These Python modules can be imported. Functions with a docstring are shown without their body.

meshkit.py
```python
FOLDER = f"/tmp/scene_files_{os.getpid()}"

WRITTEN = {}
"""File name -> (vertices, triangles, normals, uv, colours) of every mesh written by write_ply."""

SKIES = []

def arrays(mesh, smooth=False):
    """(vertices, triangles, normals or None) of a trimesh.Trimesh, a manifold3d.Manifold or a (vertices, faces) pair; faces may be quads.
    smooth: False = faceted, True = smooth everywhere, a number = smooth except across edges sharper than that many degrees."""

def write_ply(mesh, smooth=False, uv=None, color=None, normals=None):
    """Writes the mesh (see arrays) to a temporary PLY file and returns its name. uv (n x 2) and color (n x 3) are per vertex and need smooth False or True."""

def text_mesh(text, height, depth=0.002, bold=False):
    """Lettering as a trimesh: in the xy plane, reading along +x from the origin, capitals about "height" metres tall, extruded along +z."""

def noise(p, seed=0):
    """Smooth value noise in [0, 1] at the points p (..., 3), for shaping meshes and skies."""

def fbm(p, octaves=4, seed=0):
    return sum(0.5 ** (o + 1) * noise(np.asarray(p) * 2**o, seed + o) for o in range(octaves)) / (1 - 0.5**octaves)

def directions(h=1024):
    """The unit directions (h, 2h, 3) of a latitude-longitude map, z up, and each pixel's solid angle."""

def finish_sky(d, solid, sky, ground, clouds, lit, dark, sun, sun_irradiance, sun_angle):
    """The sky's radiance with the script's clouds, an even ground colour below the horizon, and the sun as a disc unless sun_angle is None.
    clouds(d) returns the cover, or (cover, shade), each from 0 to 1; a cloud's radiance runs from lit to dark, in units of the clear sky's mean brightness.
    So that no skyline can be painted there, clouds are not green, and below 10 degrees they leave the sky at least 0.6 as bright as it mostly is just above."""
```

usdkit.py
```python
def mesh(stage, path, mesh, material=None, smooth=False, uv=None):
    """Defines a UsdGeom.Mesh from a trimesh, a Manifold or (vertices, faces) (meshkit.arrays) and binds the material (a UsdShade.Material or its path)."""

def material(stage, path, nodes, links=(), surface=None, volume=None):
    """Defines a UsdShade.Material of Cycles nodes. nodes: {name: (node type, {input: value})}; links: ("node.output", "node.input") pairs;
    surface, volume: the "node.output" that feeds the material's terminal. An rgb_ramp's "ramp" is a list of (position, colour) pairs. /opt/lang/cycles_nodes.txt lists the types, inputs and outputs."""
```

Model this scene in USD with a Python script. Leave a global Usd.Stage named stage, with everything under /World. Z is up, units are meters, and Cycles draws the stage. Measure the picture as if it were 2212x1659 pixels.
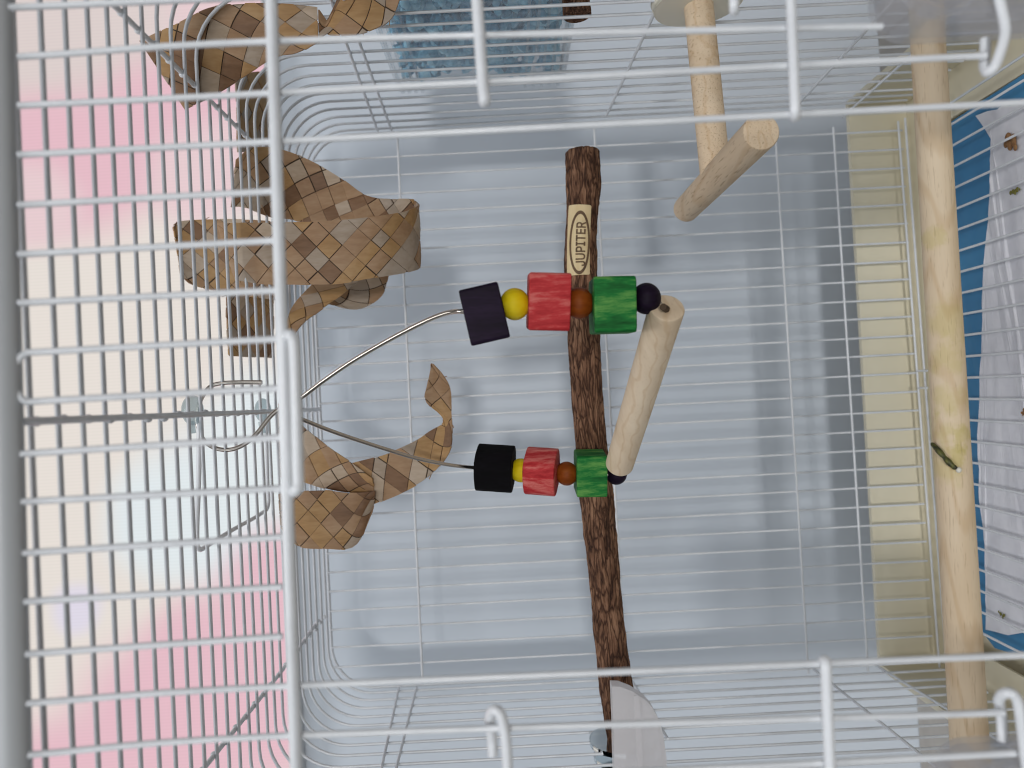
import math, random
import numpy as np, trimesh, shapely.geometry as sg, shapely.affinity as sa
from pxr import Usd, UsdGeom, UsdLux, UsdShade, Gf, Sdf
import usdkit, meshkit

rng = np.random.default_rng(7); random.seed(7)
stage = Usd.Stage.CreateInMemory()
UsdGeom.SetStageUpAxis(stage, 'Z'); UsdGeom.SetStageMetersPerUnit(stage, 1.0)
UsdGeom.Xform.Define(stage, '/World'); UsdGeom.Scope.Define(stage, '/World/Looks')

# ---------------------------------------------------------------- camera (the phone is held on its side: picture left is up in the room)
S = 0.012                       # spacing of the cage wires, metres
EYE = np.array([0.0, 0.0, 0.30])
YAW, PITCH, ROLL = 0.0128, -0.0026, -0.0518
PW, PH, PF = 2212.0, 1659.0, 1660.0
F = np.array([math.sin(YAW)*math.cos(PITCH), math.cos(YAW)*math.cos(PITCH), math.sin(PITCH)])
R0 = np.cross(F, [0, 0, 1.0]); R0 /= np.linalg.norm(R0); U0 = np.cross(R0, F)
RT = R0*math.cos(ROLL)+U0*math.sin(ROLL); UP = -R0*math.sin(ROLL)+U0*math.cos(ROLL)
cam = UsdGeom.Camera.Define(stage, '/World/camera')
cam.CreateFocalLengthAttr(18.0); cam.CreateHorizontalApertureAttr(18.0*PW/PF); cam.CreateVerticalApertureAttr(18.0*PH/PF)
cam.CreateFStopAttr(7.6); cam.CreateFocusDistanceAttr(0.335); cam.CreateClippingRangeAttr((0.01, 50.0))
cam.CreateExposureAttr(0.0)
M = np.eye(4); M[0, :3], M[1, :3], M[2, :3], M[3, :3] = -UP, RT, -F, EYE
cam.AddTransformOp().Set(Gf.Matrix4d(M.tolist()))

# ---------------------------------------------------------------- lamps out of view, and added fill lights
def look_at(prim, pos, target):
    z = np.array(pos, float)-np.array(target, float); z /= np.linalg.norm(z)
    x = np.cross([0, 0, 1.0], z) if abs(z[2]) < .99 else np.array([1.0, 0, 0]); x /= np.linalg.norm(x); y = np.cross(z, x)
    m = np.eye(4); m[0, :3], m[1, :3], m[2, :3], m[3, :3] = x, y, z, pos
    UsdGeom.Xformable(prim).AddTransformOp().Set(Gf.Matrix4d(m.tolist()))
def rect(name, pos, target, w, h, power, color):
    l = UsdLux.RectLight.Define(stage, '/World/'+name); l.CreateWidthAttr(w); l.CreateHeightAttr(h)
    l.CreateIntensityAttr(power); l.CreateColorAttr(Gf.Vec3f(*color)); look_at(l, pos, target)
KEY, FILL, CEIL = 3800.0, 1.5, 10.5
rect('unseen_front_lamp', (0.03, -2.4, 0.42), (-0.01, .5, .3), .20, .20, KEY*.0465, (1.0, .985, .96))  # out of view, placed to throw the cage shadow on the wall
rect('added_fill_light', (-1.5, -2.2, 1.2), (0, .4, .3), 2.2, 2.0, FILL, (.88, .95, 1.0))  # added soft fill from the front left
rect('added_fill_light_001', (1.6, -2.0, 1.1), (0, .4, .3), 2.0, 1.8, FILL*.75, (.95, .97, 1.0))  # added soft fill from the front right
rect('unseen_ceiling_lamp', (-.1, -.75, 2.4), (0, .3, .0), .8, .8, CEIL, (.97, .98, 1.0))  # out of view, placed to light the cage from above

# ---------------------------------------------------------------- helpers
def ray(X, Y): return F + UP*((PW/2-X)/PF) + RT*((PH/2-Y)/PF)
def onY(X, Y, d): r = ray(X, Y); return EYE + r*(d*S/r[1])
def onX(X, Y, x): r = ray(X, Y); return EYE + r*(x*S/r[0])
def onZ(X, Y, z): r = ray(X, Y); return EYE + r*(z*S/r[2])
def W(x, y, z): return EYE + np.array([x, y, z], float)*S
def rel(p): return (np.asarray(p)-EYE)/S

used = {}
def numbered(parent, name):
    k = (str(parent), name); n = used.get(k, -1)+1; used[k] = n
    return name if n == 0 else f'{name}_{n:03d}'
frames = {}
def meta(prim, label=None, cat=None, group=None, kind=None):
    for k, v in (('label', label), ('category', cat), ('group', group), ('kind', kind)):
        if v: prim.SetCustomDataByKey(k, v)
def thing(name, label, cat, base, axes=None, group=None, kind=None):
    path = '/World/'+numbered('/World', name)
    x = UsdGeom.Xform.Define(stage, path); m = np.eye(4)
    if axes is not None: m[:3, :3] = np.array(axes)
    m[3, :3] = base
    x.AddTransformOp().Set(Gf.Matrix4d(m.tolist())); frames[path] = m
    meta(x.GetPrim(), label, cat, group, kind)
    return path
def tmesh(v, f): return trimesh.Trimesh(np.asarray(v, float), np.asarray(f, int), process=False)
def local(path, v):
    m = frames.get(path)
    if m is None: return v
    return (v-m[3, :3]) @ np.linalg.inv(m[:3, :3])
def obj(name, mesh, mat, parent='/World', smooth=False, label=None, cat=None, group=None, kind=None):
    path = parent+'/'+numbered(parent, name)
    if isinstance(mesh, (list,)): mesh = trimesh.util.concatenate(mesh)
    mesh = tmesh(local(parent, np.array(mesh.vertices)), mesh.faces)
    p = usdkit.mesh(stage, path, mesh, mat, smooth=smooth)
    if parent in frames: frames[path] = frames[parent]
    meta(p.GetPrim(), label, cat, group, kind)
    return path
def crom(P, n=8, closed=False):
    P = np.asarray(P, float); m = len(P)
    if m < 3: return P
    Q = np.vstack([2*P[0]-P[1], P, 2*P[-1]-P[-2]]); out = []
    for i in range(m-1):
        a, b, c, d = Q[i:i+4]
        for t in np.linspace(0, 1, n, endpoint=False):
            out.append(.5*((2*b)+(-a+c)*t+(2*a-5*b+4*c-d)*t*t+(-a+3*b-3*c+d)*t**3))
    out.append(P[-1]); return np.array(out)
def tube(P, r, sides=10, caps=True):
    P = np.asarray(P, float); n = len(P); r = np.broadcast_to(np.asarray(r, float), (n,))
    T = np.gradient(P, axis=0); T /= np.linalg.norm(T, axis=1)[:, None]
    a = np.array([0, 0, 1.0]) if abs(T[0][2]) < .8 else np.array([1.0, 0, 0])
    N = a-T[0]*(a@T[0]); N /= np.linalg.norm(N); V = []
    th = np.linspace(0, 2*np.pi, sides, endpoint=False)
    for i in range(n):
        N = N-T[i]*(N@T[i]); N /= np.linalg.norm(N); B = np.cross(T[i], N)
        V.append(P[i]+r[i]*(np.cos(th)[:, None]*N+np.sin(th)[:, None]*B))
    V = np.vstack(V); Fc = []
    for i in range(n-1):
        for j in range(sides):
            k = (j+1) % sides
            Fc += [[i*sides+j, i*sides+k, (i+1)*sides+k], [i*sides+j, (i+1)*sides+k, (i+1)*sides+j]]
    if caps:
        V = np.vstack([V, P[0], P[-1]]); c0, c1 = len(V)-2, len(V)-1
        for j in range(sides):
            k = (j+1) % sides
            Fc += [[c0, k, j], [c1, (n-1)*sides+j, (n-1)*sides+k]]
    return tmesh(V, Fc)
def box(lo, hi):
    b = trimesh.creation.box(np.array(hi, float)-np.array(lo, float)); b.apply_translation((np.array(lo, float)+np.array(hi, float))/2); return b
def rounded_block(sx, sy, sz, rc, bev, n=5):
    """block with rounded corners in its yz outline and bevelled ends, length sx along x"""
    out = []
    for cx, cy, a0 in ((1, 1, 0), (-1, 1, 90), (-1, -1, 180), (1, -1, 270)):
        for a in np.linspace(a0, a0+90, n): out.append(((sy/2-rc)*cx+rc*math.cos(math.radians(a)), (sz/2-rc)*cy+rc*math.sin(math.radians(a))))
    out = np.array(out); m = len(out); V, Fc = [], []
    prof = [(-sx/2, 1-2*bev/sy), (-sx/2+bev*.3, 1-.6*bev/sy), (-sx/2+bev, 1), (-sx/6, 1), (sx/6, 1), (sx/2-bev, 1), (sx/2-bev*.3, 1-.6*bev/sy), (sx/2, 1-2*bev/sy)]
    for x, s in prof: V += [(x, p[0]*s, p[1]*s) for p in out]
    for i in range(len(prof)-1):
        for j in range(m):
            k = (j+1) % m; Fc += [[i*m+j, (i+1)*m+k, i*m+k], [i*m+j, (i+1)*m+j, (i+1)*m+k]]
    V += [(-sx/2, 0, 0), (sx/2, 0, 0)]; a, b = len(V)-2, len(V)-1; L = len(prof)-1
    for j in range(m):
        k = (j+1) % m; Fc += [[a, j, k], [b, L*m+k, L*m+j]]
    t = tmesh(V, Fc); t.invert(); return t

# ---------------------------------------------------------------- materials
def mat(name, nodes, links=(), surface='p.BSDF'): return usdkit.material(stage, '/World/Looks/'+name, nodes, list(links), surface=surface)
def plain(name, col, rough=.5, **kw): return mat(name, {'p': ('principled_bsdf', {'base_color': col, 'roughness': rough, **kw})})
def noisy(name, stops, scale=(1, 1, 1), ns=8.0, detail=5.0, rough=.6, bump=0.0, bd=.001, dist=0.0, **kw):
    nodes = {'tc': ('texture_coordinate', {}), 'mp': ('mapping', {'scale': scale}), 'n': ('noise_texture', {'scale': ns, 'detail': detail, 'roughness': .6, 'distortion': dist}),
             'r': ('rgb_ramp', {'ramp': stops}), 'p': ('principled_bsdf', {'roughness': rough, **kw})}
    links = [('tc.object', 'mp.vector'), ('mp.vector', 'n.vector'), ('n.fac', 'r.fac'), ('r.color', 'p.base_color')]
    if bump:
        nodes['b'] = ('bump', {'strength': bump, 'distance': bd}); links += [('n.fac', 'b.height'), ('b.normal', 'p.normal')]
    return mat(name, nodes, links)
white_wire = noisy('white_wire', [(.3, (.70, .72, .75)), (.6, (.80, .82, .85))], ns=60, rough=.32, bump=.08, bd=.0006, coat_weight=.25, coat_roughness=.2)
frame_shade_grey = plain('frame_shade_grey', (.56, .58, .60), .4)  # greyer than the wires: shade along the top edge put into the colour
wall_paint = noisy('wall_paint', [(.35, (.575, .63, .70)), (.65, (.61, .66, .725))], ns=5, rough=.75, bump=.04, bd=.002)
table_wood = noisy('table_wood', [(.3, (.44, .40, .36)), (.7, (.54, .50, .45))], (2, 18, 2), ns=3, rough=.5)
beige = noisy('beige_plastic', [(.3, (.74, .68, .51)), (.7, (.79, .73, .57))], ns=14, rough=.45)
blue_sheet = noisy('blue_sheet', [(.3, (.045, .21, .42)), (.7, (.06, .26, .48))], ns=25, rough=.6, bump=.1, bd=.001)
paper = noisy('paper', [(.3, (.70, .70, .75)), (.7, (.79, .79, .83))], ns=90, rough=.85, bump=.35, bd=.0008)
steel = plain('steel', (.62, .56, .50), .25, metallic=1.0)
chrome = plain('chrome', (.75, .80, .82), .08, metallic=1.0)
def wood(name, a, b, c, ns=30, sc=(.12, 1, 1), bump=.2, stains=(), speck=.75):
    nodes = {'tc': ('texture_coordinate', {}), 'mp': ('mapping', {'scale': sc}), 'mp2': ('mapping', {'scale': (.5, 5, 5)}),
             'n': ('noise_texture', {'scale': ns, 'detail': 6.0, 'roughness': .65, 'distortion': 1.2}),
             'n2': ('noise_texture', {'scale': 260.0, 'detail': 3.0}), 'w': ('wave_texture', {'wave_type': 'rings', 'rings_direction': 'y', 'scale': 70.0, 'distortion': 9.0, 'detail': 2.0, 'detail_scale': 1.0}),
             'r': ('rgb_ramp', {'ramp': [(.3, a), (.5, b), (.72, c)]}), 'r2': ('rgb_ramp', {'ramp': [(.32, (.62, .55, .48)), (.42, (1, 1, 1))]}),
             'r3': ('rgb_ramp', {'ramp': [(.0, (.86, .78, .68)), (.22, (1, 1, 1))]}),
             'm': ('mix_color', {'blend_type': 'multiply', 'fac': speck}), 'm2': ('mix_color', {'blend_type': 'multiply', 'fac': .6}), 'b': ('bump', {'strength': bump, 'distance': .0006}), 'p': ('principled_bsdf', {'roughness': .62, 'specular_ior_level': .3})}
    extra, out = [], 'm2.result'
    if stains: nodes['sn'] = ('noise_texture', {'scale': 160.0, 'detail': 4.0}); nodes['sw'] = ('map_range', {'from_min': .25, 'from_max': .75, 'to_min': -.4*S, 'to_max': .4*S}); extra += [('tc.object', 'sn.vector'), ('sn.fac', 'sw.value')]
    for i, q in enumerate(stains):
        nodes[f'sd{i}'] = ('vector_math', {'math_type': 'distance', 'vector2': q[:3]}); nodes[f'sa{i}'] = ('math', {'math_type': 'add'})
        nodes[f'sm{i}'] = ('map_range', {'range_type': 'smoothstep', 'from_min': q[3]*S*1.4, 'from_max': q[3]*S*.3, 'to_min': 0.0, 'to_max': .42, 'clamp': True}); nodes[f'sc{i}'] = ('mix_color', {'blend_type': 'multiply', 'b': (.76, .78, .36)})
        extra += [('tc.object', f'sd{i}.vector1'), (f'sd{i}.value', f'sa{i}.value1'), ('sw.result', f'sa{i}.value2'), (f'sa{i}.value', f'sm{i}.value'), (f'sm{i}.result', f'sc{i}.fac'), (out, f'sc{i}.a')]; out = f'sc{i}.result'
    return mat(name, nodes, extra+[(out, 'p.base_color'), ('tc.object', 'mp.vector'), ('tc.object', 'mp2.vector'), ('mp.vector', 'n.vector'), ('mp2.vector', 'n2.vector'), ('mp.vector', 'w.vector'), ('n.fac', 'r.fac'), ('n2.fac', 'r2.fac'), ('w.fac', 'r3.fac'),
               ('r.color', 'm.a'), ('r2.color', 'm.b'), ('m.result', 'm2.a'), ('r3.color', 'm2.b'), ('n2.fac', 'b.height'), ('b.normal', 'p.normal')])
pale_wood = wood('pale_wood', (.66, .51, .35), (.75, .61, .45), (.80, .67, .51), speck=.18, bump=.08)
warm_wood = wood('warm_wood', (.50, .32, .16), (.60, .41, .23), (.66, .47, .28))
tan_wood = wood('tan_wood', (.60, .45, .29), (.69, .54, .38), (.74, .60, .44), bump=.5)
def dyed(name, a, b, c, rough=.6):
    nodes = {'tc': ('texture_coordinate', {}), 'mp': ('mapping', {'scale': (1, 1, .18)}), 'n': ('noise_texture', {'scale': 420.0, 'detail': 6.0, 'roughness': .7}),
             'n2': ('noise_texture', {'scale': 130.0, 'detail': 3.0}), 'mx': ('mix_float', {'fac': .5}), 'r': ('rgb_ramp', {'ramp': [(.38, a), (.5, b), (.63, c)]}),
             'b': ('bump', {'strength': .6, 'distance': .0006}), 'p': ('principled_bsdf', {'roughness': rough, 'specular_ior_level': .18})}
    return mat(name, nodes, [('tc.object', 'mp.vector'), ('mp.vector', 'n.vector'), ('mp.vector', 'n2.vector'), ('n.fac', 'mx.a'), ('n2.fac', 'mx.b'), ('mx.result', 'r.fac'), ('r.color', 'p.base_color'), ('n.fac', 'b.height'), ('b.normal', 'p.normal')])
purple = dyed('purple_dye', (.006, .002, .009), (.011, .004, .017), (.022, .010, .032))
black_dye = dyed('black_dye', (.0008, .0006, .001), (.0014, .001, .002), (.003, .002, .004), .9)
red = dyed('red_dye', (.30, .010, .014), (.50, .036, .040), (.70, .21, .18))
green = dyed('green_dye', (.002, .06, .010), (.010, .165, .03), (.15, .36, .08))
yellow = dyed('yellow_dye', (.74, .54, .004), (.84, .64, .008), (.86, .68, .03), .5)
orange = dyed('orange_dye', (.20, .04, .004), (.27, .06, .006), (.33, .09, .012), .5)
bark_n = {'tc': ('texture_coordinate', {}), 'mp': ('mapping', {'scale': (.2, 1, 1)}), 'n': ('noise_texture', {'scale': 300.0, 'detail': 8.0, 'roughness': .7, 'distortion': .5}),
          'dn': ('noise_texture', {'scale': 150.0, 'detail': 3.0}), 'ds': ('vector_math', {'math_type': 'scale', 'scale': .012}), 'dv': ('vector_math', {'math_type': 'add'}),
          'v': ('voronoi_texture', {'feature': 'distance_to_edge', 'scale': 380.0}), 'vm': ('map_range', {'from_min': 0.0, 'from_max': .16, 'to_min': .54, 'to_max': 1.0, 'clamp': True}),
          'hm': ('math', {'math_type': 'multiply'}), 'r': ('rgb_ramp', {'ramp': [(.18, (.018, .010, .007)), (.32, (.075, .036, .022)), (.46, (.17, .085, .050)), (.62, (.34, .19, .115))]}),
          'b': ('bump', {'strength': 1.0, 'distance': .0014}), 'p': ('principled_bsdf', {'roughness': .85, 'specular_ior_level': .2})}
bark = mat('bark', bark_n, [('tc.object', 'mp.vector'), ('mp.vector', 'n.vector'), ('mp.vector', 'dn.vector'), ('dn.color', 'ds.vector1'), ('mp.vector', 'dv.vector1'), ('ds.vector', 'dv.vector2'), ('dv.vector', 'v.vector'), ('v.distance', 'vm.value'),
                            ('vm.result', 'hm.value1'), ('n.fac', 'hm.value2'), ('hm.value', 'r.fac'), ('r.color', 'p.base_color'), ('hm.value', 'b.height'), ('b.normal', 'p.normal')])
branded = noisy('branded_wood', [(.3, (.66, .50, .27)), (.7, (.74, .60, .36))], (8, 60, 60), ns=10, rough=.6)
burnt = noisy('burnt_wood', [(.3, (.09, .05, .025)), (.7, (.17, .10, .05))], ns=200, rough=.7)
def leaf(name, a, b, c):
    nodes = {'tc': ('texture_coordinate', {}), 'mp': ('mapping', {'scale': (1, 1, .22), 'rotation': (.4, .9, .3)}), 'n': ('noise_texture', {'scale': 520.0, 'detail': 5.0, 'roughness': .65}),
             'n2': ('noise_texture', {'scale': 85.0, 'detail': 3.0}), 'mx': ('mix_float', {'fac': .55}), 'r': ('rgb_ramp', {'ramp': [(.3, a), (.5, b), (.7, c)]}), 'b': ('bump', {'strength': .3, 'distance': .0004}),
             'p': ('principled_bsdf', {'roughness': .5, 'specular_ior_level': .4}), 't': ('translucent_bsdf', {}), 'x': ('mix_closure', {'fac': .3})}
    return mat(name, nodes, [('tc.object', 'mp.vector'), ('mp.vector', 'n.vector'), ('mp.vector', 'n2.vector'), ('n.fac', 'mx.a'), ('n2.fac', 'mx.b'), ('mx.result', 'r.fac'), ('r.color', 'p.base_color'), ('r.color', 't.color'), ('n.fac', 'b.height'), ('b.normal', 'p.normal'), ('p.BSDF', 'x.closure1'), ('t.BSDF', 'x.closure2')], surface='x.closure')
leafs = [leaf('leaf_tan', (0.371, 0.205, 0.102), (0.483, 0.295, 0.164), (0.583, 0.397, 0.246)), leaf('leaf_grey', (0.393, 0.284, 0.198), (0.505, 0.397, 0.300), (0.595, 0.499, 0.410)),
         leaf('leaf_brown', (0.190, 0.097, 0.049), (0.281, 0.153, 0.080), (0.371, 0.216, 0.123)), leaf('leaf_orange', (0.404, 0.216, 0.082), (0.539, 0.318, 0.137), (0.628, 0.408, 0.205)),
         leaf('leaf_straw', (0.516, 0.375, 0.246), (0.639, 0.499, 0.368), (0.730, 0.602, 0.478))]
recess_dark = plain('recess_shade', (.06, .035, .018), .8)  # dark brown standing for shade in weave gaps and the dowel hole
def clear(name, tint, haze, hazecol, rough=.08, ior=1.45):
    nodes = {'t': ('transparent_bsdf', {'color': tint}), 'g': ('glossy_bsdf', {'color': (.9, .92, .95), 'roughness': rough}), 'lw': ('layer_weight', {'blend': .5}), 'f': ('map_range', {'from_min': .35, 'from_max': 1.0, 'to_min': .035, 'to_max': .42, 'clamp': True}), 'm': ('mix_closure', {}),
             'd': ('diffuse_bsdf', {'color': hazecol}), 'tl': ('translucent_bsdf', {'color': hazecol}), 'h': ('mix_closure', {'fac': .5}), 'x': ('mix_closure', {'fac': haze})}
    return mat(name, nodes, [('lw.facing', 'f.value'), ('f.result', 'm.fac'), ('t.BSDF', 'm.closure1'), ('g.BSDF', 'm.closure2'), ('d.BSDF', 'h.closure1'), ('tl.BSDF', 'h.closure2'), ('m.closure', 'x.closure1'), ('h.closure', 'x.closure2')], surface='x.closure')
clear_box = clear('clear_plastic', (.985, .99, .99), .02, (.7, .75, .78))
feeder_clear = clear('feeder_plastic', (.95, .95, .955), .19, (.82, .81, .83), .12)
frosted = clear('frosted_plastic', (.95, .94, .945), .42, (.95, .945, .95), .3)
grommet = clear('grommet_plastic', (.80, .86, .88), .35, (.6, .68, .7), .1)
blue_tuft = mat('blue_tufts', {'g': ('geometry', {}), 'n': ('noise_texture', {'scale': 420.0, 'detail': 4.0}), 'vo': ('voronoi_texture', {'scale': 150.0}), 'sc': ('separate_color', {}), 'mx': ('mix_float', {'fac': .5}), 'r': ('rgb_ramp', {'ramp': [(.2, (.015, .09, .18)), (.38, (.12, .42, .62)), (.6, (.34, .72, .92)), (.85, (.60, .88, .98))]}), 'p': ('principled_bsdf', {'roughness': .8})},
                [('g.position', 'n.vector'), ('g.position', 'vo.vector'), ('vo.color', 'sc.color'), ('sc.r', 'mx.a'), ('n.fac', 'mx.b'), ('mx.result', 'r.fac'), ('r.color', 'p.base_color')])
crumb_m = noisy('crumb', [(.3, (.14, .06, .02)), (.7, (.35, .19, .08))], ns=500, rough=.8)
stain_m = plain('stain_olive', (.16, .15, .02), .6)
poo_dark = noisy('dropping_dark', [(.35, (.012, .014, .008)), (.6, (.13, .13, .02))], ns=420, rough=.5)
poo_white = plain('dropping_white', (.72, .70, .62), .7)

# ---------------------------------------------------------------- the room: wall, table, screen
zt = 10.19                      # roof wires
yF, yB = 15.495, 41.0           # front and back plane of the cage
xR = rel(onY(857, 300, yB))[0]+.35
xL = rel(onY(914, 1466, yB))[0]-.35
zb = -21.7
yW = 49.0
obj('wall', box(W(-70, yW, -60), W(70, yW+3, 75)), wall_paint, kind='structure', label='pale bluish white painted wall behind the cage')
obj('table_top', box(W(-60, 2, -27.2), W(60, yW-.05, -24.75)), table_wood, kind='structure', label='pale grey table top under the cage base')

def P2(X, Y): p = onY(X, Y, yW-1.34); return p
tv = thing('television', 'large glowing screen of soft pink and cream above and behind the cage roof', 'television', W(0, yW-2, 15))
tlo, thi = np.array([-46, yW-1.3, 14.15]), np.array([48, yW-.1, 69])
hs = obj('housing', box(W(*tlo), W(*thi)), plain('screen_bezel', (.62, .64, .66), .4), tv)
# picture on the screen: soft blobs of colour, in world coordinates of the screen itself
def blob(nodes, links, i, XY, r, col, prev):
    c = P2(*XY)
    nodes[f'd{i}'] = ('vector_math', {'math_type': 'distance', 'vector2': tuple(c)}); links.append(('wv.vector', f'd{i}.vector1'))
    nodes[f'm{i}'] = ('map_range', {'range_type': 'smoothstep', 'from_min': r*S*1.3, 'from_max': r*S*.5, 'to_min': 0.0, 'to_max': 1.0, 'clamp': True}); links.append((f'd{i}.value', f'm{i}.value'))
    nodes[f'c{i}'] = ('mix_color', {'b': col}); links += [(f'm{i}.result', f'c{i}.fac'), (prev, f'c{i}.a')]
    return f'c{i}.result'
pink, lpink, cream, icy, lav, grey = (.79, .51, .575), (.80, .61, .635), (.80, .74, .685), (.76, .82, .84), (.74, .70, .80), (.72, .63, .61)
nodes = {'g': ('geometry', {}), 'nz': ('noise_texture', {'scale': 7.0, 'detail': 2.0}), 'sub': ('vector_math', {'math_type': 'subtract', 'vector2': (.5, .5, .5)}), 'scl': ('vector_math', {'math_type': 'scale', 'scale': .035}),
         'wv': ('vector_math', {'math_type': 'add'}), 'base': ('color', {'value': cream}), 'e': ('emission', {'strength': 1.0}),
         'wl': ('wave_texture', {'wave_type': 'bands', 'bands_direction': 'x', 'profile': 'sine', 'scale': 130.0}), 'lm': ('map_range', {'from_min': 0.0, 'from_max': 1.0, 'to_min': .965, 'to_max': 1.02}), 'lines': ('vector_math', {'math_type': 'scale'})}
links = [('g.position', 'nz.vector'), ('nz.color', 'sub.vector1'), ('sub.vector', 'scl.vector1'), ('g.position', 'wv.vector1'), ('scl.vector', 'wv.vector2'), ('g.position', 'wl.vector'), ('wl.fac', 'lm.value')]
pv = 'base.color'
for i, (XY, r, col) in enumerate([((90, 60), 7.5, grey), ((330, 40), 6.0, grey), ((520, 20), 5.0, lpink), ((170, 350), 5.2, pink), ((330, 280), 4.6, pink), ((460, 240), 4.2, pink), ((560, 150), 4, pink), ((80, 330), 4.0, pink), ((430, 380), 3.6, lpink), ((560, 330), 3.6, lpink), ((60, 450), 3, lpink),
                                  ((450, 1100), 5.2, icy), ((585, 960), 4.4, icy), ((330, 1120), 3.6, icy), ((560, 1480), 7.0, pink), ((360, 1600), 6.6, pink), ((610, 1270), 4.0, pink), ((130, 1690), 4.6, pink), ((430, 1430), 4.0, pink), ((165, 1310), 1.7, lav)]):
    pv = blob(nodes, links, i, XY, r, col, pv)
links += [(pv, 'lines.vector1'), ('lm.result', 'lines.scale'), ('lines.vector', 'e.color')]
screen = mat('screen_picture', nodes, links, surface='e.emission')
obj('display', box(W(tlo[0]+.6, tlo[1]-.04, tlo[2]+.15), W(thi[0]-.6, tlo[1]+.02, thi[2]-.6)), screen, hs, label='glowing pink, cream and pale blue picture')

# ---------------------------------------------------------------- the cage
cage = thing('bird_cage', 'white wire bird cage with rounded roof edges and beige plastic base', 'bird cage', W(0, 28, -24.7))
wr = .066*S
def hoop(y, rc, r, z0=zb, j=0.0, sides=8):
    P = [W(xL+j, y, z0), W(xL+j*.5, y, z0*.5), W(xL, y, zt-rc)]
    P += [W(xL+rc-rc*math.cos(a), y, zt-rc+rc*math.sin(a)) for a in np.linspace(0, math.pi/2, 10)[1:]]
    P += [W(x, y, zt) for x in np.linspace(xL+rc+1, xR-rc-1, 5)]
    P += [W(xR-rc+rc*math.sin(a), y, zt-rc+rc*math.cos(a)) for a in np.linspace(0, math.pi/2, 10)]
    P += [W(xR+j*.5, y, z0*.5), W(xR+j, y, z0)]
    return tube(P, r, sides)
def wire(pts, name='wire', r=wr, part=cage, m=None, sides=8, n=6, label=None):
    return obj(name, tube(crom(pts, n) if len(pts) > 2 else pts, r, sides), m or white_wire, part, smooth=50, label=label)
RC = 2.3
for k in range(25):
    obj('hoop_wire', hoop(16.32+k+rng.normal()*.02, RC, wr, j=rng.normal()*.05), white_wire, cage, smooth=50)
obj('back_frame', hoop(yB+.06, RC, .075*S), white_wire, cage, smooth=50)
# thick front arch
P = [W(xL, yF, zb), W(xL, yF, zt-2.0)]+[W(xL+2.2-2.2*math.cos(a), yF, zt-2.0+2.2*math.sin(a)) for a in np.linspace(0, math.pi/2, 8)[1:]]
zl0, zl1 = rel(onY(20, 0, yF)), rel(onY(67, 1659, yF))
def zline(x): return zl0[2]+(zl1[2]-zl0[2])*(x-zl0[0])/(zl1[0]-zl0[0])
FR = .36
P = [W(xL, yF, zb), W(xL, yF, zline(xL)+FR-2.2)]+[W(xL+2.2-2.2*math.cos(a), yF, zline(xL)+FR-2.2+2.2*math.sin(a)) for a in np.linspace(0, math.pi/2, 8)[1:]]
P += [W(xR-2.2+2.2*math.sin(a), yF, zline(xR)+FR-2.2+2.2*math.cos(a)) for a in np.linspace(0, math.pi/2, 8)]+[W(xR, yF, zb)]
obj('front_frame', tube(P, FR*S, 14), frame_shade_grey, cage, smooth=50, label='thick white rail along the front top edge, greyed for shade')
x0 = 7.344
zf = 4.5684
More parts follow.
